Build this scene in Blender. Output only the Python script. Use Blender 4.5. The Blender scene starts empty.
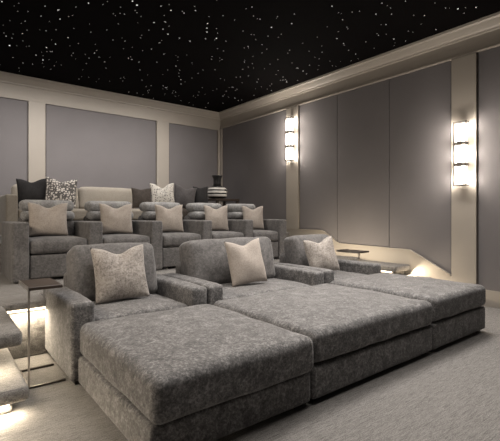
import bpy, bmesh, math, random
from mathutils import Vector, Matrix, noise
random.seed(7)
sc = bpy.context.scene
COL = sc.collection

# ------------------------------------------------------------------ materials
def new_mat(name):
    m = bpy.data.materials.new(name); m.use_nodes = True
    nt = m.node_tree; b = nt.nodes['Principled BSDF']
    return m, nt, b
def N(nt, t, **kw):
    n = nt.nodes.new(t)
    for k, v in kw.items():
        if k in n.inputs: n.inputs[k].default_value = v
        else: setattr(n, k, v)
    return n
def ramp(nt, fac, stops):
    r = nt.nodes.new('ShaderNodeValToRGB')
    el = r.color_ramp.elements
    while len(el) < len(stops): el.new(0.5)
    for e, (p, c) in zip(el, stops): e.position = p; e.color = (*c, 1)
    nt.links.new(fac, r.inputs[0]); return r.outputs[0]
def coords(nt, scale=(1, 1, 1), kind='Object'):
    t = nt.nodes.new('ShaderNodeTexCoord'); mp = nt.nodes.new('ShaderNodeMapping')
    mp.inputs['Scale'].default_value = scale
    nt.links.new(t.outputs[kind], mp.inputs[0]); return mp.outputs[0]
def bump(nt, b, h, strength, dist=0.01):
    bp = N(nt, 'ShaderNodeBump', Strength=strength, Distance=dist)
    nt.links.new(h, bp.inputs['Height']); nt.links.new(bp.outputs[0], b.inputs['Normal'])
def plain(name, col, rough=0.6, metal=0.0, nscale=0, namt=0.15, bstr=0.0):
    m, nt, b = new_mat(name)
    b.inputs['Roughness'].default_value = rough; b.inputs['Metallic'].default_value = metal
    if nscale:
        v = coords(nt); n = N(nt, 'ShaderNodeTexNoise', Scale=nscale, Detail=4.0)
        nt.links.new(v, n.inputs['Vector'])
        lo = tuple(c * (1 - namt) for c in col); hi = tuple(c * (1 + namt) for c in col)
        nt.links.new(ramp(nt, n.outputs[0], [(0.3, lo), (0.7, hi)]), b.inputs['Base Color'])
        if bstr: bump(nt, b, n.outputs[0], bstr)
    else: b.inputs['Base Color'].default_value = (*col, 1)
    return m
def chenille(name, lo, mid, hi, sc_a=9, sc_b=60, sheen=0.25):
    m, nt, b = new_mat(name)
    v = coords(nt)
    a = N(nt, 'ShaderNodeTexNoise', Scale=sc_a, Detail=6.0, Roughness=0.7, Distortion=1.2)
    f = N(nt, 'ShaderNodeTexNoise', Scale=sc_b, Detail=3.0, Roughness=0.7, Distortion=0.6)
    mx = N(nt, 'ShaderNodeMix', data_type='FLOAT'); mx.inputs[0].default_value = 0.52
    nt.links.new(v, a.inputs['Vector']); nt.links.new(v, f.inputs['Vector'])
    nt.links.new(a.outputs[0], mx.inputs[2]); nt.links.new(f.outputs[0], mx.inputs[3])
    nt.links.new(ramp(nt, mx.outputs[0], [(0.39, lo), (0.5, mid), (0.62, hi)]), b.inputs['Base Color'])
    b.inputs['Roughness'].default_value = 0.85
    b.inputs['Sheen Weight'].default_value = sheen; b.inputs['Sheen Roughness'].default_value = 0.4
    bump(nt, b, f.outputs[0], 0.35, 0.006)
    return m
def emit(name, col, strength, sampled=True):
    m, nt, b = new_mat(name)
    b.inputs['Base Color'].default_value = (*col, 1)
    b.inputs['Emission Color'].default_value = (*col, 1)
    b.inputs['Emission Strength'].default_value = strength
    if not sampled: m.cycles.emission_sampling = 'NONE'
    return m

M = {}
M['sofa'] = chenille('grey_chenille', (0.064, 0.062, 0.062), (0.137, 0.133, 0.132), (0.31, 0.302, 0.30), 13, 75)
M['sofa_back'] = chenille('grey_velvet', (0.09, 0.086, 0.084), (0.14, 0.134, 0.132), (0.205, 0.197, 0.194), 5, 40, 0.3)
M['roll_toplit'] = chenille('toplit_grey_velvet', (0.20, 0.20, 0.20), (0.30, 0.30, 0.30), (0.42, 0.42, 0.42), 6, 40, 0.3)  # roll and pad velvet lightened: light from above put into the colour
M['boucle'] = chenille('beige_boucle', (0.20, 0.178, 0.16), (0.37, 0.335, 0.305), (0.52, 0.48, 0.44), 16, 70, 0.2)
M['beige'] = chenille('beige_linen', (0.35, 0.305, 0.268), (0.43, 0.38, 0.337), (0.50, 0.445, 0.396), 5, 90, 0.15)
M['cream'] = chenille('cream_upholstery', (0.29, 0.262, 0.222), (0.335, 0.304, 0.26), (0.375, 0.342, 0.295), 4, 90, 0.15)
M['charcoal'] = chenille('charcoal_velvet', (0.008, 0.007, 0.008), (0.014, 0.013, 0.014), (0.022, 0.020, 0.021), 5, 50, 0.0)
M['slate'] = chenille('slate_velvet', (0.055, 0.05, 0.052), (0.08, 0.074, 0.076), (0.10, 0.09, 0.094), 5, 50, 0.05)
M['brown'] = chenille('brown_velvet', (0.04, 0.032, 0.027), (0.06, 0.048, 0.04), (0.08, 0.066, 0.056), 5, 50, 0.0)
M['trim'] = plain('taupe_paint', (0.385, 0.35, 0.308), 0.5, 0, 2.0, 0.03)
M['wall'] = plain('wall_plaster', (0.16, 0.15, 0.15), 0.8, 0, 6, 0.06)
M['dark_wood'] = plain('dark_walnut', (0.045, 0.032, 0.025), 0.35, 0, 9, 0.3)
M['foot'] = plain('black_foot', (0.012, 0.011, 0.011), 0.5)
M['chrome'] = plain('brushed_nickel', (0.62, 0.58, 0.54), 0.28, 1.0)
M['bronze'] = plain('dark_bronze', (0.06, 0.052, 0.045), 0.4, 0.8)
M['black_glaze'] = plain('black_glaze', (0.02, 0.02, 0.022), 0.3)
M['white_glaze'] = plain('white_glaze', (0.70, 0.68, 0.64), 0.35)
M['glass_lit'] = emit('lit_frosted_glass', (1.0, 0.93, 0.84), 2.0)
M['led'] = emit('warm_led', (1.0, 0.83, 0.60), 5)
M['star'] = emit('star_point', (1.0, 0.98, 0.96), 0.8, False)
M['star_dim'] = emit('faint_star_point', (1.0, 0.96, 0.93), 0.16, False)
M['ceiling'] = plain('black_ceiling', (0.003, 0.0024, 0.0025), 0.95)
M['ceiling'].node_tree.nodes['Principled BSDF'].inputs['Specular IOR Level'].default_value = 0.05
M['stage'] = plain('dark_stage_fabric', (0.03, 0.028, 0.03), 0.9)

# fabric wall panel: fine weave
m, nt, b = new_mat('grey_wall_fabric'); v = coords(nt)
n1 = N(nt, 'ShaderNodeTexNoise', Scale=2.0, Detail=3.0); n2 = N(nt, 'ShaderNodeTexNoise', Scale=220.0, Detail=2.0)
nt.links.new(v, n1.inputs['Vector']); nt.links.new(v, n2.inputs['Vector'])
mx = N(nt, 'ShaderNodeMix', data_type='FLOAT'); mx.inputs[0].default_value = 0.5
nt.links.new(n1.outputs[0], mx.inputs[2]); nt.links.new(n2.outputs[0], mx.inputs[3])
nt.links.new(ramp(nt, mx.outputs[0], [(0.3, (0.163, 0.153, 0.158)), (0.7, (0.193, 0.182, 0.187))]), b.inputs['Base Color'])
b.inputs['Roughness'].default_value = 0.8; bump(nt, b, n2.outputs[0], 0.1, 0.002); M['panel'] = m

# carpet: looped rows
def carpet(name, lo, hi):
    m, nt, b = new_mat(name)
    v = coords(nt); v2 = coords(nt, (1.0, 9.0, 1.0))
    n1 = N(nt, 'ShaderNodeTexNoise', Scale=13.0, Detail=5.0, Roughness=0.7, Distortion=1.0)
    n2 = N(nt, 'ShaderNodeTexNoise', Scale=160.0, Detail=2.0)
    nt.links.new(v2, n1.inputs['Vector']); nt.links.new(v, n2.inputs['Vector'])
    mx = N(nt, 'ShaderNodeMix', data_type='FLOAT'); mx.inputs[0].default_value = 0.45
    nt.links.new(n1.outputs[0], mx.inputs[2]); nt.links.new(n2.outputs[0], mx.inputs[3])
    nt.links.new(ramp(nt, mx.outputs[0], [(0.36, lo), (0.64, hi)]), b.inputs['Base Color'])
    b.inputs['Roughness'].default_value = 0.95; b.inputs['Sheen Weight'].default_value = 0.15
    bump(nt, b, mx.outputs[0], 0.6, 0.012); return m
M['carpet'] = carpet('grey_carpet', (0.085, 0.081, 0.077), (0.34, 0.324, 0.307))

# dark cushion with pale lattice / white cushion with dark flecks
def spotted(name, base, spot, scale, thr):
    m, nt, b = new_mat(name); v = coords(nt)
    vo = N(nt, 'ShaderNodeTexVoronoi', Scale=scale, Randomness=0.6); nt.links.new(v, vo.inputs['Vector'])
    nt.links.new(ramp(nt, vo.outputs['Distance'], [(thr, spot), (thr + 0.08, base)]), b.inputs['Base Color'])
    b.inputs['Roughness'].default_value = 0.85; return m
M['lattice'] = spotted('pale_lattice_print', (0.13, 0.12, 0.115), (0.78, 0.74, 0.69), 30, 0.40)
M['fleck'] = spotted('dark_fleck_print', (0.66, 0.63, 0.58), (0.16, 0.15, 0.14), 34, 0.31)

# ------------------------------------------------------------------ mesh helpers
def link(name, bm, mat, parent=None, smooth=True, loc=None, rot=None):
    bmesh.ops.recalc_face_normals(bm, faces=bm.faces[:])
    me = bpy.data.meshes.new(name); bm.to_mesh(me); bm.free()
    me.materials.append(M[mat])
    if smooth:
        for p in me.polygons: p.use_smooth = True
    o = bpy.data.objects.new(name, me); COL.objects.link(o)
    if parent: o.parent = parent
    if loc: o.location = loc
    if rot: o.rotation_euler = rot
    return o
def thing(name, label, cat, loc=(0, 0, 0), rz=0, group=None):
    o = bpy.data.objects.new(name, None); o.empty_display_size = 0.1; COL.objects.link(o)
    o.location = loc; o.rotation_euler = (0, 0, rz); return tag(o, label, cat, group)
def tag(o, label, cat, group=None):
    o['label'] = label; o['category'] = cat
    if group: o['group'] = group
    return o
def struct(o):
    o['kind'] = 'structure'; return o
def add_box(bm, x0, x1, y0, y1, z0, z1, bev=0.0, seg=2):
    r = bmesh.ops.create_cube(bm, size=1)
    vs = r['verts']
    bmesh.ops.transform(bm, matrix=Matrix.Translation(((x0+x1)/2, (y0+y1)/2, (z0+z1)/2)) @ Matrix.Diagonal((x1-x0, y1-y0, z1-z0, 1)), verts=vs)
    if bev:
        es = {e for v in vs for e in v.link_edges}
        bmesh.ops.bevel(bm, geom=list(es), offset=bev, segments=seg, profile=0.5, affect='EDGES')
def box(name, mat, x0, x1, y0, y1, z0, z1, parent=None, bev=0.0, seg=2):
    bm = bmesh.new(); add_box(bm, x0, x1, y0, y1, z0, z1, bev, seg)
    return link(name, bm, mat, parent, smooth=bev > 0.012)
def add_prism(bm, pts, axis, a, b):
    """polygon pts (two coordinates in the plane normal to axis) extruded from a to b"""
    def P(p, t): return (t, p[0], p[1]) if axis == 'x' else (p[0], t, p[1])
    va = [bm.verts.new(P(p, a)) for p in pts]; vb = [bm.verts.new(P(p, b)) for p in pts]
    n = len(pts); bm.faces.new(va); bm.faces.new(vb[::-1])
    for i in range(n): bm.faces.new((va[i], va[(i+1) % n], vb[(i+1) % n], vb[i]))
def soft(bm, x0, x1, y0, y1, z0, z1, r=0.05, top=0.0, front=0.0, wob=0.006, n=(22, 22, 10), seed=0):
    """upholstered block: rounded edges, crowned top / front, slight unevenness"""
    hx, hy, hz = (x1-x0)/2, (y1-y0)/2, (z1-z0)/2; c = Vector(((x0+x1)/2, (y0+y1)/2, (z0+z1)/2))
    r = min(r, hx*.98, hy*.98, hz*.98)
    def axis_pts(h, k):
        # denser sampling in the rounded ends
        pts = [-h + r*(i/4) for i in range(4)]
        inner = [(-h+r) + (2*(h-r))*i/k for i in range(k+1)]
        return pts + inner + [-p for p in pts[::-1]]
    X, Y, Z = axis_pts(hx, n[0]), axis_pts(hy, n[1]), axis_pts(hz, n[2])
    cache = {}
    def V(i, j, k):
        key = (i, j, k)
        if key in cache: return cache[key]
        p = Vector((X[i], Y[j], Z[k]))
        q = Vector((max(-hx+r, min(hx-r, p.x)), max(-hy+r, min(hy-r, p.y)), max(-hz+r, min(hz-r, p.z))))
        d = p - q
        if d.length > 1e-9:
            p = q + d.normalized() * r * max(abs(d.x), abs(d.y), abs(d.z)) / r if False else q + d.normalized() * min(r, max(abs(d.x), abs(d.y), abs(d.z)))
        u, v, w = p.x/hx, p.y/hy, p.z/hz
        if w > 0: p.z += top * w * (1-u**4) * (1-v**4)
        if v < 0: p.y -= front * -v * (1-u**4) * (1-w**2)
        wv = noise.noise_vector(Vector((p.x*5+seed*3.1, p.y*5, p.z*5+seed)))
        p += wv * wob
        cache[key] = bm.verts.new(p + c); return cache[key]
    A, B, C_ = len(X)-1, len(Y)-1, len(Z)-1
    for i in range(A):
        for j in range(B):
            bm.faces.new((V(i,j,0), V(i,j+1,0), V(i+1,j+1,0), V(i+1,j,0)))
            bm.faces.new((V(i,j,C_), V(i+1,j,C_), V(i+1,j+1,C_), V(i,j+1,C_)))
    for i in range(A):
        for k in range(C_):
            bm.faces.new((V(i,0,k), V(i+1,0,k), V(i+1,0,k+1), V(i,0,k+1)))
            bm.faces.new((V(i,B,k), V(i,B,k+1), V(i+1,B,k+1), V(i+1,B,k)))
    for j in range(B):
        for k in range(C_):
            bm.faces.new((V(0,j,k), V(0,j,k+1), V(0,j+1,k+1), V(0,j+1,k)))
            bm.faces.new((V(A,j,k), V(A,j+1,k), V(A,j+1,k+1), V(A,j,k+1)))
def softobj(name, mat, x0, x1, y0, y1, z0, z1, parent=None, **kw):
    bm = bmesh.new(); soft(bm, x0, x1, y0, y1, z0, z1, **kw)
    return link(name, bm, mat, parent)
def add_cyl(bm, p0, p1, r, seg=16):
    p0, p1 = Vector(p0), Vector(p1); d = p1 - p0
    m = Matrix.Translation((p0+p1)/2) @ d.to_track_quat('Z', 'Y').to_matrix().to_4x4()
    bmesh.ops.create_cone(bm, cap_ends=True, segments=seg, radius1=r, radius2=r, depth=d.length, matrix=m)
def add_lathe(bm, prof, seg=32):
    rings = [[bm.verts.new((r*math.cos(2*math.pi*i/seg), r*math.sin(2*math.pi*i/seg), z)) for i in range(seg)] for r, z in prof]
    for a, b in zip(rings, rings[1:]):
        for i in range(seg): bm.faces.new((a[i], a[(i+1) % seg], b[(i+1) % seg], b[i]))
    bm.faces.new(rings[0][::-1]); bm.faces.new(rings[-1])

# ------------------------------------------------------------------ room shell
XW, YB, XL, YF, ZC = 5.43, 8.056, -0.95, -3.0, 3.56
T1, T2 = 0.45, 0.80                                  # seating tiers
struct(box('floor', 'carpet', XL, XW, YF, YB, -0.1, 0))
struct(box('ceiling', 'ceiling', XL, XW, YF, YB, ZC, ZC+0.1))
wr = struct(box('wall_right', 'wall', XW, XW+0.1, YF, YB, 0, ZC))
wb = struct(box('wall_back', 'wall', XL, XW, YB, YB+0.1, 0, ZC))
struct(box('wall_left', 'panel', XL-0.1, XL, YF, YB, 0, ZC))
struct(box('wall_front', 'stage', XL, XW, YF-0.1, YF, 0, ZC))

def carp(name, boxes, bev=0.02):
    bm = bmesh.new()
    for b_ in boxes: add_box(bm, *b_, bev, 3)
    return struct(link(name, bm, 'carpet', None, True))
LX0, LX1 = XL, 0.46
carp('seating_platform', [(XL, XW, 3.97, 5.62, 0.0, T1)])
carp('upper_platform', [(XL, XW, 5.6, YB, 0.0, T2)])
land_l = carp('stair_landing', [(XL, 0.736, 3.6, 3.99, T1-0.06, T1), (XL, 0.734, 3.63, 3.99, 0, T1-0.05)])
up_l = carp('stair_step', [(XL, 0.415, 2.73, 3.61, 0.355, 0.449), (XL, 0.30, 3.02, 3.61, 0, 0.36)], 0.03)
lo_l = carp('stair_step', [(XL, 0.43, 2.59, 3.60, 0.075, 0.16), (XL, 0.355, 2.66, 3.26, 0, 0.08)], 0.03)
RX = 5.0
land_r = carp('stair_landing', [(RX, XW-0.045, 3.10, 3.99, T1-0.11, T1-0.03), (RX+0.05, XW-0.045, 3.17, 3.99, 0, T1-0.10)])
up_r = carp('stair_step', [(RX, XW-0.045, 2.78, 3.12, 0.20, 0.28), (RX+0.05, XW-0.045, 2.86, 3.12, 0, 0.21)])
lo_r = carp('stair_step', [(RX, XW-0.045, 2.46, 2.80, 0.065, 0.14), (RX+0.05, XW-0.045, 2.54, 2.80, 0, 0.075)])

# LED strips under the nosings
def led(parent, x0, x1, y0, y1, z):
    return box('led_strip', 'led', x0, x1, y0, y1, z-0.008, z+0.004, parent)
led(land_l, 0.44, 0.72, 3.612, 3.622, T1-0.066)
led(up_l, XL, 0.28, 2.98, 2.995, 0.35)
led(lo_l, XL, 0.33, 2.63, 2.645, 0.07)
led(land_r, RX+0.02, RX+0.035, 3.18, 3.9, T1-0.115)
led(up_r, RX+0.06, XW-0.07, 2.82, 2.835, 0.195)
led(lo_r, RX+0.06, XW-0.07, 2.50, 2.515, 0.06)

# ---- right wall: panels, pilasters, frieze, crown, stepped wainscot
def trim_box(name, *b_, parent=None, bev=0.004): return box(name, 'trim', *b_, parent, bev, 1)
PT = 3.195
for y0, y1 in ((5.71, 7.93), (4.463, 5.355), (3.466, 4.455), (2.535, 3.458), (-0.62, 2.192), (-2.98, -0.94)):
    box('fabric_panel', 'panel', XW-0.022, XW, y0, y1, 0.2, PT, wr, 0.006, 2)
for y0, y1 in ((5.369, 5.697), (2.207, 2.52), (-0.93, -0.63)):
    trim_box('pilaster', XW-0.05, XW, y0, y1, 0.0, PT, parent=wr)
trim_box('corner_stile', XW-0.05, XW, 7.945, YB-0.051, 0.5, PT, parent=wr)
bm = bmesh.new()
add_prism(bm, [(YB-0.05, 0.55), (YB-0.05, 0.855), (4.80, 0.855), (4.72, 0.835), (4.46, 0.675), (4.37, 0.645), (3.104, 0.622),
               (2.28, 0.203), (YF, 0.203), (YF, 0.0), (YB-0.05, 0.0)], 'x', XW-0.045, XW-0.0)
b0 = struct(link('trim_1', bm, 'trim', None, False))
bm = bmesh.new()     # thin cap moulding following the stepped line
cap = [(YB-0.05, 0.855), (4.80, 0.855), (4.72, 0.835), (4.46, 0.675), (4.37, 0.645), (3.104, 0.622), (2.53, 0.33)]
add_prism(bm, cap + [(y, z+0.014) for y, z in cap[::-1]], 'x', XW-0.06, XW-0.0)
link('cap_moulding', bm, 'trim', b0, False)

def crown(axis, lo, hi, wall, sgn):
    """frieze board, lower bead and angled crown; profile in (distance from wall, z)"""
    prof = [(0.0, 3.20), (0.035, 3.20), (0.04, 3.213), (0.035, 3.235), (0.022, 3.24), (0.022, 3.41), (0.05, 3.415), (0.055, 3.435),
            (0.075, 3.45), (0.10, 3.48), (0.125, 3.515), (0.15, 3.53), (0.155, ZC-0.002), (0.0, ZC-0.002)]
    bm = bmesh.new(); add_prism(bm, [(wall - sgn*d, z) for d, z in prof], axis, lo, hi); return bm
# right wall crown extrudes along y
prof = [(0.0, 3.20), (0.04, 3.20), (0.045, 3.215), (0.04, 3.235), (0.022, 3.24), (0.022, 3.41), (0.05, 3.415), (0.055, 3.435),
        (0.075, 3.45), (0.10, 3.48), (0.125, 3.515), (0.15, 3.53), (0.155, ZC-0.001), (0.0, ZC-0.001)]
def crown_y(x, s, y0, y1):
    bm = bmesh.new()
    va = [bm.verts.new((x - s*d, y0, z)) for d, z in prof]; vb = [bm.verts.new((x - s*d, y1, z)) for d, z in prof]
    n = len(prof); bm.faces.new(va); bm.faces.new(vb[::-1])
    for i in range(n): bm.faces.new((va[i], va[(i+1) % n], vb[(i+1) % n], vb[i]))
    return bm
struct(link('trim_2', crown_y(XW, 1, YF, YB), 'trim', None, False))
bm = bmesh.new()
profb = [(0.0, 3.16), (0.03, 3.16), (0.03, 3.405), (0.05, 3.41), (0.055, 3.435), (0.075, 3.45), (0.10, 3.48), (0.125, 3.515),
         (0.15, 3.53), (0.155, ZC-0.001), (0.0, ZC-0.001)]
va = [bm.verts.new((XL, YB-d, z)) for d, z in profb]; vb = [bm.verts.new((XW, YB-d, z)) for d, z in profb]
n_ = len(profb); bm.faces.new(va); bm.faces.new(vb[::-1])
for i in range(n_): bm.faces.new((va[i], va[(i+1) % n_], vb[(i+1) % n_], vb[i]))
struct(link('trim_3', bm, 'trim', None, False))
# ---- back wall
for x0, x1 in ((XL, 1.282), (1.59, 3.732), (4.052, 5.312)):
    box('fabric_panel', 'panel', x0, x1, YB-0.02, YB, T2+0.2, 3.15, wb, 0.006, 2)
for x0, x1 in ((1.3, 1.575), (3.75, 4.037), (5.33, XW)):
    trim_box('pilaster', x0, x1, YB-0.05, YB, T2, 3.16, parent=wb)
bb = struct(trim_box('baseboard_back', XL, XW-0.06, YB-0.045, YB-0.001, T2+0.001, T2+0.19))

# ------------------------------------------------------------------ ceiling stars
STARS = [(2,1.5,2),(28,11.5,1),(45,6,1),(58,10,2),(60,19,2),(88.5,3,2),(76,7,1),(72.5,15.5,1),(41,16,1),(25,21,1),(46,30.5,1),(22.5,33.5,1.5),
(6,36,1.5),(12,38,1),(9.5,45.5,3),(29,46,1),(46.5,47.5,2),(55.5,44,2),(52,51.5,1),(68,37.5,2),(36,55,2),(43,60,2),(13,57.5,1),(23,63,1),
(32.5,64,1),(89,58,1),(94.5,53,1.5),(99,57,1),(73,53,1),(89.5,24,1),(74,28.5,1),(103,4.5,1),(132.5,1,2.5),(137,5,3.5),(137,12.5,1),
(115.5,15.5,1),(124.5,14,1),(161,6,1.5),(171,10.3,2.2),(184,13,2),(195.5,10.5,2),(154,22.5,2),(165,21.5,1.3),(169,26,1),(163,29,1.8),
(168,34,2.2),(179.5,38,1.5),(190,41,2),(151.5,49,1.5),(142.5,50.5,1),(132,59.5,1.8),(164,54,1.3),(176,66,1.2),(157,62,1),(140,70,1),
(181,79.5,1.3),(181,84,1.3),(166,87.5,1.8),(175.5,92,1),(198,73.5,1),(192,63,1),(125,41,1),(142,80,1),(160,42.5,1),(113,40,.8),(107,30,.8),
(149,30,.8),(106,68,.8),(110,57,.8),(252,7,1.5),(209,16.5,1.3),(223,15.5,1),(234.5,20,1),(260,19,1.5),(207.5,23.5,2.2),(207,28,2),
(207,32,2),(205.5,38.7,1.5),(216.5,38.3,2.8),(217.5,33,1.3),(216.5,28.5,1.2),(226,41,1.2),(243,31,1),(248,46.5,1.3),(271.5,27.3,2.6),
(291.7,23.5,2.4),(294.5,14,1.3),(277.5,16.5,1.2),(262,44.5,1.2),(262,53,1),(268,36,1),(222,59.5,1.2),(244.5,62,1.4),(252.5,63.5,1.2),
(217.5,48.5,.8),(203,70,1),(257,82,1),(232,87,1),(223,96,.9),(298,68,1.2),(235,98,.9),(270,64,.8),(283,80,.8),(332,6,2),(338.5,12.5,1),
(342.5,19.7,1.5),(359.5,11,1.3),(376,14,2),(382,3,1.5),(391.5,14,1.4),(386,24.5,1.8),(378.5,35.3,1.3),(393.5,39,1.3),(337,38.5,2),
(343.5,43.5,1.5),(355.5,54,1.2),(309,51,1),(303,71,1.5),(309.5,65,1.2),(322,52,.8),(347,27,.8),(405.5,1,1.3),(424.5,15.5,1.4),
(445.5,8,1.3),(458,8.8,2.4),(476,7.2,2),(436,29.5,1.3),(394,39,1.3),(405.5,41,1)]
A_ = math.radians(38.2); FX, FY, RX_, RY_ = math.sin(A_), math.cos(A_), math.cos(A_), -math.sin(A_)
CH = 1.15
def ceil_pt(px, py):
    u = (px-250)/400; v = (214-py)/400; t = (ZC-CH)/v
    return (FX+u*RX_)*t, (FY+u*RY_)*t, t
bm = bmesh.new(); bmesh.ops.create_icosphere(bm, subdivisions=2, radius=1.0)
bmesh.ops.scale(bm, vec=(1, 1, 0.35), verts=bm.verts[:])
s0 = link('star_light', bm, 'star'); first = True
for px, py, s in STARS:
    x, y, t = ceil_pt(px, py)
    if x > XW-0.2 or y > YB-0.2: continue
    o = s0 if first else s0.copy()
    if not first: COL.objects.link(o)
    first = False
    o.location = (x, y, ZC-0.001); r = (0.11+0.22*s)*t/400; o.scale = (r, r, r)
    tag(o, 'small bright white point of light set in the black ceiling', 'star light', 'bright star lights in the black ceiling')
bm = bmesh.new()
for i in range(520):
    x = random.uniform(XL+0.1, XW-0.25); y = random.uniform(0.6, YB-0.25)
    t = x*FX+y*FY
    if t < 1: continue
    r = random.uniform(0.2, 0.42)*t/400
    bmesh.ops.create_cone(bm, cap_ends=True, segments=6, radius1=r, radius2=r, depth=0.003, matrix=Matrix.Translation((x, y, ZC-0.0015)))
o = link('star_speckles', bm, 'star_dim', None, False); o['kind'] = 'stuff'
tag(o, 'dust of faint tiny light specks scattered over the black ceiling', 'star lights')

# ------------------------------------------------------------------ wall sconces
def sconce(y, zc, label):
    t = thing('wall_sconce', label, 'wall lamp', (XW-0.051, y, zc-0.40), 0, 'stacked glass wall sconces')
    box('backplate', 'chrome', -0.018, 0, -0.045, 0.045, 0.02, 0.78, t, 0.004, 1)
    w, d0, d1 = 0.064, -0.10, -0.03
    for k in range(3):
        z0 = 0.004 + k*0.27
        box('glass_shade', 'glass_lit', d0, d1, -w, w, z0+0.008, z0+0.244, t, 0.006, 2)
    bm = bmesh.new(); e = 0.010                       # slim outer frame
    for sy in (-1, 1):
        add_box(bm, d0-0.012, d0, sy*(w+0.013)-e/2, sy*(w+0.013)+e/2, -0.012, 0.812)
    for z in (-0.012, 0.812-e): add_box(bm, d0-0.012, d1, -w-0.018, w+0.018, z, z+e)
    link('frame', bm, 'bronze', t, False)
    for k in (1, 2):
        z = k*0.27 - 0.009
        bm = bmesh.new(); add_box(bm, d0-0.012, -0.018, -w-0.012, w+0.012, z-0.017, z+0.017, 0.003, 1)
        add_box(bm, d0-0.03, d0-0.01, -0.03, 0.03, z-0.026, z+0.026, 0.005, 2)
        link('bracket', bm, 'bronze', t, False)
    for dx, dy, z, pw in [(0.17, 0, z, 5) for z in (0.13, 0.40, 0.67)] + [(0.07, sy*0.115, z, 1.4) for sy in (-1, 1) for z in (0.06, 0.40, 0.74)]:
        l = bpy.data.lights.new('sconce_lamp', 'POINT'); l.energy = pw; l.shadow_soft_size = 0.03; l.color = (1, 0.90, 0.79)
        o = bpy.data.objects.new('sconce_lamp', l); COL.objects.link(o); o.location = (XW-0.051-dx, y+dy, zc-0.40+z)
    return t
sconce(2.363, 1.923, 'tall lit three-glass sconce on the pilaster nearest the right edge')
sconce(5.533, 2.575, 'tall lit three-glass sconce on the pilaster nearer the back corner')

# ------------------------------------------------------------------ front row: chair + chaise ottoman
def feet(t, xs, ys, z0, z1, s=0.03):
    for x in xs:
        for y in ys: box('foot', 'foot', x-s, x+s, y-s, y+s, z0, z1, t, 0.004, 1)
def front_unit(i, x0, x1, cl, ol, zs=0.235, zt=0.437, yo=0.0, ext=0.0):
    xo = x0; x0 = x0-ext; w = x1-x0; aw = 0.155
    t = thing('lounge_chair', cl, 'armchair', ((x0+x1)/2, 3.25, 0), 0, 'front row lounge chairs'); h = w/2
    feet(t, (-h+0.06, h-0.06), (-0.38, 0.38), 0, 0.036)
    softobj('base', 'sofa_back', -h+aw, h-aw, -0.43, 0.46, 0.03, 0.26, t, r=0.02, wob=0.002, n=(8, 8, 3))
    for s in (-1, 1):
        a0, a1 = (-h, -h+aw) if s < 0 else (h-aw, h)
        softobj('arm', 'sofa', a0, a1, -0.445, 0.46, 0.03, 0.55, t, r=0.027, top=0.008, wob=0.004, n=(4, 18, 10), seed=i*3+s)
    softobj('seat_cushion', 'sofa', -h+aw+0.003, h-aw-0.003, -0.435, 0.20, 0.26, 0.425, t, r=0.04, top=0.018, wob=0.006, seed=i)
    softobj('backrest', 'sofa_back', -h+aw, h-aw, 0.33, 0.47, 0.24, 0.66, t, r=0.05, wob=0.004, n=(14, 4, 10), seed=i+5)
    bm = bmesh.new(); cw = w/2-aw-0.004
    soft(bm, -cw, cw, -0.11, 0.12, 0.0, 0.475, r=0.065, front=0.045, top=0.012, wob=0.009, n=(20, 5, 16), seed=i+9)
    o = link('back_cushion', bm, 'sofa_back', t, True, (0, 0.205, 0.405), (math.radians(-13), 0, 0))
    x0 = xo; w = x1-x0; h = w/2
    q = thing('chaise_ottoman', ol, 'ottoman', ((x0+x1)/2, 2.21, 0), 0, 'front row chaise ottomans')
    feet(q, (-h+0.07, h-0.07), (-0.49, 0.50), 0, 0.036, 0.035)
    softobj('base', 'sofa', -h+0.003, h-0.003, -0.565, 0.575, 0.03, zs-0.003, q, r=0.022, wob=0.002, n=(16, 16, 5), seed=i+20)
    softobj('cushion', 'sofa', -h+0.003, h-0.003, -0.575-yo, 0.57, zs+0.003, zt, q, r=0.05, top=0.022, wob=0.007, n=(30, 30, 6), seed=i+30)
front_unit(0, 0.738, 1.765, 'front row grey lounge chair at left, with tan mottled pillow', 'grey chaise ottoman at left, nearest the camera, before the left lounge chair', 0.212, 0.428, 0.03, 0.03)
front_unit(1, 1.775, 3.205, 'extra-wide middle grey lounge chair of the front row', 'widest grey chaise ottoman, in the middle of the front row')
front_unit(2, 3.215, 4.232, 'front row grey lounge chair at right, nearest the lit stair wall', 'grey chaise ottoman at right, nearest the wall with the sconces', 0.25, 0.455)

# ------------------------------------------------------------------ pillows
def pillow_bm(w, h, T, chop=0.05, pinch=0.07, seed=0, n=26):
    bm = bmesh.new(); g = {}
    for side in (1, -1):
        for i in range(n+1):
            for j in range(n+1):
                u = -1+2*i/n; v = -1+2*j/n
                edge = i in (0, n) or j in (0, n)
                if edge and side < 0: g[(side, i, j)] = g[(1, i, j)]; continue
                x = w/2*u*(1-pinch*(1-v*v)); z = h/2*v*(1-pinch*(1-u*u))
                z -= chop*math.exp(-(u/0.42)**2)*max(0, (v+0.3)/1.3)**1.6
                th = T/2*((1-u**2)*(1-v**2))**0.42
                if v > 0: th *= 1-0.30*math.exp(-(u/0.35)**2)*v
                nz = noise.noise(Vector((x*6+seed, z*6, seed*1.7)))*0.014*(0 if edge else 1)
                g[(side, i, j)] = bm.verts.new((x, -side*th+nz, z+h/2))
    for side in (1, -1):
        for i in range(n):
            for j in range(n):
                a, b_, c, d = g[(side,i,j)], g[(side,i+1,j)], g[(side,i+1,j+1)], g[(side,i,j+1)]
                bm.faces.new((a, b_, c, d) if side > 0 else (a, d, c, b_))
    return bm
def pillow(mat, x, y, z, w, h, T, label, lean=12, rz=0, ry=0, chop=0.05, group=None, pinch=0.07, seed=None):
    o = link('throw_pillow', pillow_bm(w, h, T, chop, pinch, x if seed is None else seed), mat, None, True, (x, y, z),
             (math.radians(-lean), math.radians(ry), math.radians(rz)))
    return tag(o, label, 'pillow', group)
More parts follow.
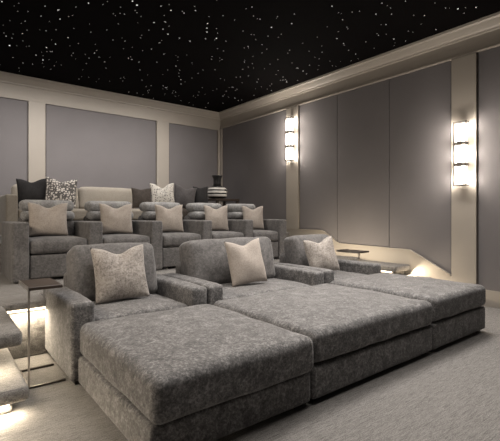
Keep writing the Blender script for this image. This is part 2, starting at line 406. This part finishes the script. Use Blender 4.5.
GF = 'pillows on the front row'
pillow('boucle', 1.205, 3.19, 0.447, 0.44, 0.455, 0.17, 'largest tan mottled pillow, on the front row chair at left', 17, -5, -2, 0.055, GF)
pillow('beige', 2.47, 3.13, 0.45, 0.41, 0.455, 0.16, 'beige pillow on the wide middle chair of the front row', 16, -8, -4, 0.045, GF)
pillow('boucle', 3.62, 3.15, 0.452, 0.43, 0.43, 0.16, 'pale tan mottled pillow on the front row chair at right', 15, -10, -6, 0.05, GF)

# ------------------------------------------------------------------ side tables
def side_table(x, y, label, flip=1):
    t = thing('side_table', label, 'side table', (x, y, 0), 0, 'slim side tables')
    s = flip
    box('table_top', 'dark_wood', min(0, s*0.205), max(0, s*0.205), 0, 0.37, 0.645, 0.667, t, 0.003, 1)
    bm = bmesh.new(); add_box(bm, min(-s*0.006, 0), max(-s*0.006, 0), 0, 0.37, 0.643, 0.669); link('edge_strip', bm, 'chrome', t, False)
    box('post', 'chrome', -0.006, 0.006, 0.0, 0.014, 0.012, 0.645, t)
    bm = bmesh.new()
    add_box(bm, min(-0.006, s*0.225), max(0.006, s*0.225), 0, 0.016, 0.001, 0.013)
    add_box(bm, min(-0.006, s*0.225), max(0.006, s*0.225), 0.354, 0.37, 0.001, 0.013)
    add_box(bm, -0.008, 0.008, 0.0, 0.37, 0.001, 0.013)
    link('floor_frame', bm, 'bronze', t, False)
side_table(0.483, 2.955 - 0.0, 'slim dark-topped side table by the left front arm', 1)
side_table(4.26, 3.15, 'slim dark-topped side table by the right front arm', 1)

# ------------------------------------------------------------------ back row: five chairs
AX = [0.60, 1.335, 2.07, 2.80, 3.515, 4.185]; AW = 0.152
GB, GP = 'back row armchairs', 'pillows on the back row armchairs'
lab = ['back row armchair at the far left end, with a full outer arm', 'second back row armchair from the left, before the cream sofa cushion',
       'middle back row armchair, third from the left', 'fourth back row armchair from the left, before the black pillow',
       'back row armchair at the right end, beside the sconce pilaster']
plab = ['beige pillow on the leftmost back row armchair', 'beige pillow on the second back row armchair from the left',
        'beige pillow on the middle back row armchair', 'pale pillow on the fourth back row armchair from the left', 'beige pillow on the rightmost back row armchair']
pc = [(1.0, .41), (1.775, .40), (2.50, .39), (3.265, .37), (3.96, .36)]
for k in range(5):
    a0, a1 = AX[k]+AW+0.008, AX[k+1]-0.001
    cx = (a0+a1)/2; h = (a1-a0)/2
    t = thing('theater_armchair', lab[k], 'armchair', (cx, 4.95, T1), 0, GB)
    feet(t, (-h+0.05, h-0.05), (-0.30, 0.36), 0, 0.031)
    softobj('base', 'sofa_back', -h, h, -0.35, 0.47, 0.03, 0.275, t, r=0.02, wob=0.002, n=(10, 10, 4), seed=k)
    softobj('seat_cushion', 'sofa_back', -h, h, -0.37, 0.20, 0.285, 0.43, t, r=0.04, top=0.02, front=0.012, wob=0.005, n=(14, 14, 5), seed=k+3)
    softobj('backrest', 'sofa_back', -h, h, 0.24, 0.46, 0.275, 0.68, t, r=0.05, wob=0.004, n=(12, 4, 10), seed=k+6)
    bm = bmesh.new(); soft(bm, -h+0.005, h-0.005, 0.13, 0.36, 0.625, 0.735, r=0.05, front=0.01, wob=0.004, n=(14, 4, 4), seed=k+8); link('lumbar_pad', bm, 'roll_toplit', t)
    bm = bmesh.new(); soft(bm, -h, h, 0.18, 0.42, 0.735, 0.862, r=0.058, top=0.005, wob=0.004, n=(14, 4, 4), seed=k+12); link('head_roll', bm, 'roll_toplit', t)
    bm = bmesh.new(); soft(bm, -h+0.006, h-0.006, 0.16, 0.30, 0.42, 0.63, r=0.05, wob=0.004, n=(12, 4, 8), seed=k+14); link('back_cushion', bm, 'sofa_back', t)
    arms = ([AX[0]] if k == 0 else []) + [AX[k+1]]
    for a in arms:
        softobj('arm', 'sofa_back', a-cx, a+AW-cx, -0.38, 0.47, 0.012, 0.615, t, r=0.022, wob=0.003, n=(5, 14, 12), seed=k+a)
    px_, pw = pc[k]
    pillow('beige', px_, 4.935, T1+0.452, pw, 0.385, 0.13, plab[k], 10, -8-3*k, 0, 0.05, GP)

# ------------------------------------------------------------------ upper tier: cream sofa, dark settee, pillows, vase
t = thing('sofa', 'cream sofa behind the back row, its back cushion showing', 'sofa', (1.85, 6.75, T2))
feet(t, (-1.0, 1.0), (-0.38, 0.38), 0, 0.051)
softobj('base', 'cream', -0.95, 1.13, -0.45, 0.47, 0.05, 0.25, t, r=0.02, wob=0.002, n=(14, 8, 4))
softobj('arm', 'cream', -1.1, -0.955, -0.47, 0.47, 0.05, 0.62, t, r=0.025, wob=0.003, n=(4, 12, 10))
for a_, b_ in ((-0.95, 0.01), (0.015, 1.13)): softobj('seat_cushion', 'cream', a_, b_, -0.46, 0.16, 0.255, 0.42, t, r=0.04, top=0.02, n=(14, 10, 5))
softobj('backrest', 'cream', -0.95, 0.98, 0.34, 0.47, 0.25, 0.60, t, r=0.03, wob=0.003, n=(16, 3, 8))
for s in (-1, 0): 
    bm = bmesh.new(); soft(bm, -0.48, 0.48, -0.10, 0.10, 0, 0.40, r=0.07, front=0.03, top=0.01, wob=0.006, n=(18, 4, 12), seed=s+3)
    link('back_cushion', bm, 'cream', t, True, (-0.47+0.965*(s+1), 0.21, 0.40), (math.radians(-8), 0, 0))
t = thing('settee', 'low dark settee behind the right back row chairs', 'sofa', (3.61, 6.75, T2))
feet(t, (-0.50, 0.50), (-0.36, 0.36), 0, 0.051)
softobj('base', 'brown', -0.59, 0.59, -0.42, 0.47, 0.05, 0.26, t, r=0.02, wob=0.002, n=(10, 8, 4))
softobj('seat_cushion', 'brown', -0.58, 0.58, -0.43, 0.20, 0.265, 0.42, t, r=0.04, top=0.015, n=(14, 10, 5))
softobj('backrest', 'brown', -0.59, 0.59, 0.22, 0.46, 0.26, 0.62, t, r=0.05, wob=0.004, n=(14, 4, 8))
GU = 'pillows behind the back row'
zs = T2+0.447
pillow('charcoal', 1.135, 6.60, zs, 0.41, 0.45, 0.14, 'black pillow beside the white lattice pillow, on the cream sofa end', 14, -10, -3, 0.05, GU)
pillow('lattice', 1.46, 6.44, zs, 0.44, 0.46, 0.14, 'dark pillow with a white lattice print', 13, -12, 4, 0.05, GU)
pillow('brown', 2.80, 6.56, zs, 0.34, 0.37, 0.12, 'small brown pillow at the right end of the cream sofa', 14, -12, 0, 0.02, GU)
pillow('fleck', 3.165, 6.48, zs, 0.43, 0.47, 0.14, 'white pillow with dark flecks', 14, -16, -2, 0.08, GU)
pillow('slate', 3.56, 6.50, zs, 0.42, 0.45, 0.14, 'dark grey pillow right of the flecked white one', 16, -18, 10, 0.05, GU)
pillow('charcoal', 3.945, 6.50, zs, 0.29, 0.44, 0.13, 'black pillow next to the striped vase', 12, -20, 0, 0.02, GU)
t = thing('console_table', 'dark console table under the striped vase', 'table', (4.56, 6.75, T2))
box('table_top', 'dark_wood', -0.30, 0.27, -0.27, 0.27, 0.61, 0.65, t, 0.004, 1)
for sx in (-1, 1):
    for sy in (-1, 1): box('leg', 'dark_wood', sx*0.24-0.025, sx*0.24+0.025, sy*0.23-0.025, sy*0.23+0.025, 0, 0.61, t, 0.003, 1)
box('shelf', 'dark_wood', -0.26, 0.26, -0.25, 0.25, 0.18, 0.21, t, 0.003, 1)
t = thing('vase', 'black and white striped bottle vase with a flared neck', 'vase', (4.45, 6.72, T2+0.651))
def band(name, mat, prof): bm = bmesh.new(); add_lathe(bm, prof); return link(name, bm, mat, t)
R = [(0.12, 0.0), (0.175, 0.03), (0.19, 0.055), (0.195, 0.09), (0.197, 0.125), (0.193, 0.16), (0.185, 0.195), (0.16, 0.225)]
band('body', 'black_glaze', [(r, z) for r, z in R] + [(0.12, 0.245), (0.076, 0.26)])
for z0, z1 in ((0.045, 0.088), (0.115, 0.158), (0.185, 0.222)):
    def rad(z):
        for (r0, a), (r1, b_) in zip(R, R[1:]):
            if a <= z <= b_: return r0+(r1-r0)*(z-a)/(b_-a)
        return R[-1][0]
    pts = [(rad(z)+0.003, z) for z in [z0+(z1-z0)*i/5 for i in range(6)]]
    band('stripe', 'white_glaze', [(pts[0][0]-0.004, z0)] + pts + [(pts[-1][0]-0.004, z1)])
band('neck', 'black_glaze', [(0.078, 0.256), (0.075, 0.32), (0.08, 0.40), (0.105, 0.455), (0.11, 0.47), (0.098, 0.472)])

# ------------------------------------------------------------------ lights
def area(name, loc, rot, sx, sy, power, col=(1, 0.935, 0.875)):
    l = bpy.data.lights.new(name, 'AREA'); l.shape = 'RECTANGLE'; l.size = sx; l.size_y = sy; l.energy = power; l.color = col
    o = bpy.data.objects.new(name, l); COL.objects.link(o); o.location = loc; o.rotation_euler = tuple(math.radians(a) for a in rot); return o
def soft_down(*a, spread=120): area(*a).data.spread = math.radians(spread)
soft_down('ceiling_wash_front', (2.2, 1.9, 3.45), (0, 0, 0), 2.6, 2.0, 29)
soft_down('ceiling_spot_right', (4.3, 2.5, 3.42), (0, 26, 0), 0.5, 0.7, 30)
soft_down('ceiling_wash_back', (2.9, 5.0, 3.45), (0, 0, 0), 2.6, 1.0, 16)
area('back_wall_wash', (2.0, 6.3, 3.4), (42, 0, 0), 4.4, 0.3, 30).data.spread = math.radians(110)
area('left_wall_wash', (XL+0.08, 3.2, 1.9), (0, -62, 0), 0.8, 3.0, 34, (1, 0.86, 0.70))
# step lights, plus one added fill for the right wainscot
def down(name, x0, x1, y, z, power, tilt=-25): area(name, ((x0+x1)/2, y, z), (tilt, 0, 0), x1-x0, 0.03, power, (1, 0.84, 0.62))
down('step_or_fill_light', 0.45, 0.70, 3.59, T1-0.075, 2.4, -15)
down('step_or_fill_light', XL+0.05, 0.36, 2.9, 0.345, 8, 0)
down('step_or_fill_light', XL+0.05, 0.36, 2.63, 0.062, 12)
area('step_or_fill_light', (4.7, 4.05, T1+0.02), (0, -100, 0), 0.03, 1.2, 6, (1, 0.84, 0.62))  # added low lamp without a fixture, brightens the right wainscot
down('step_or_fill_light', RX+0.06, XW-0.08, 3.06, T1-0.10, 3, -50)
area('step_or_fill_light', (RX-0.06, 3.5, T1-0.10), (0, -5, 0), 0.03, 0.7, 1.5, (1, 0.84, 0.62))
down('step_or_fill_light', RX+0.06, XW-0.08, 2.82, 0.185, 4)
w = bpy.data.worlds.new('World'); sc.world = w; w.use_nodes = True
w.node_tree.nodes['Background'].inputs[0].default_value = (0.5, 0.48, 0.48, 1); w.node_tree.nodes['Background'].inputs[1].default_value = 0.0

# ------------------------------------------------------------------ camera & view
cam = bpy.data.cameras.new('camera'); co = bpy.data.objects.new('camera', cam); COL.objects.link(co)
co.location = (0, 0, CH); co.rotation_euler = (math.pi/2, 0, -A_)
cam.sensor_width = 36; cam.lens = 400/500*36; cam.shift_y = -6.5/500; cam.clip_start = 0.02
sc.camera = co
sc.view_settings.view_transform = 'Standard'; sc.view_settings.look = 'None'
sc.view_settings.exposure = 0.75; sc.view_settings.gamma = 1.0; sc.view_settings.use_curve_mapping = False
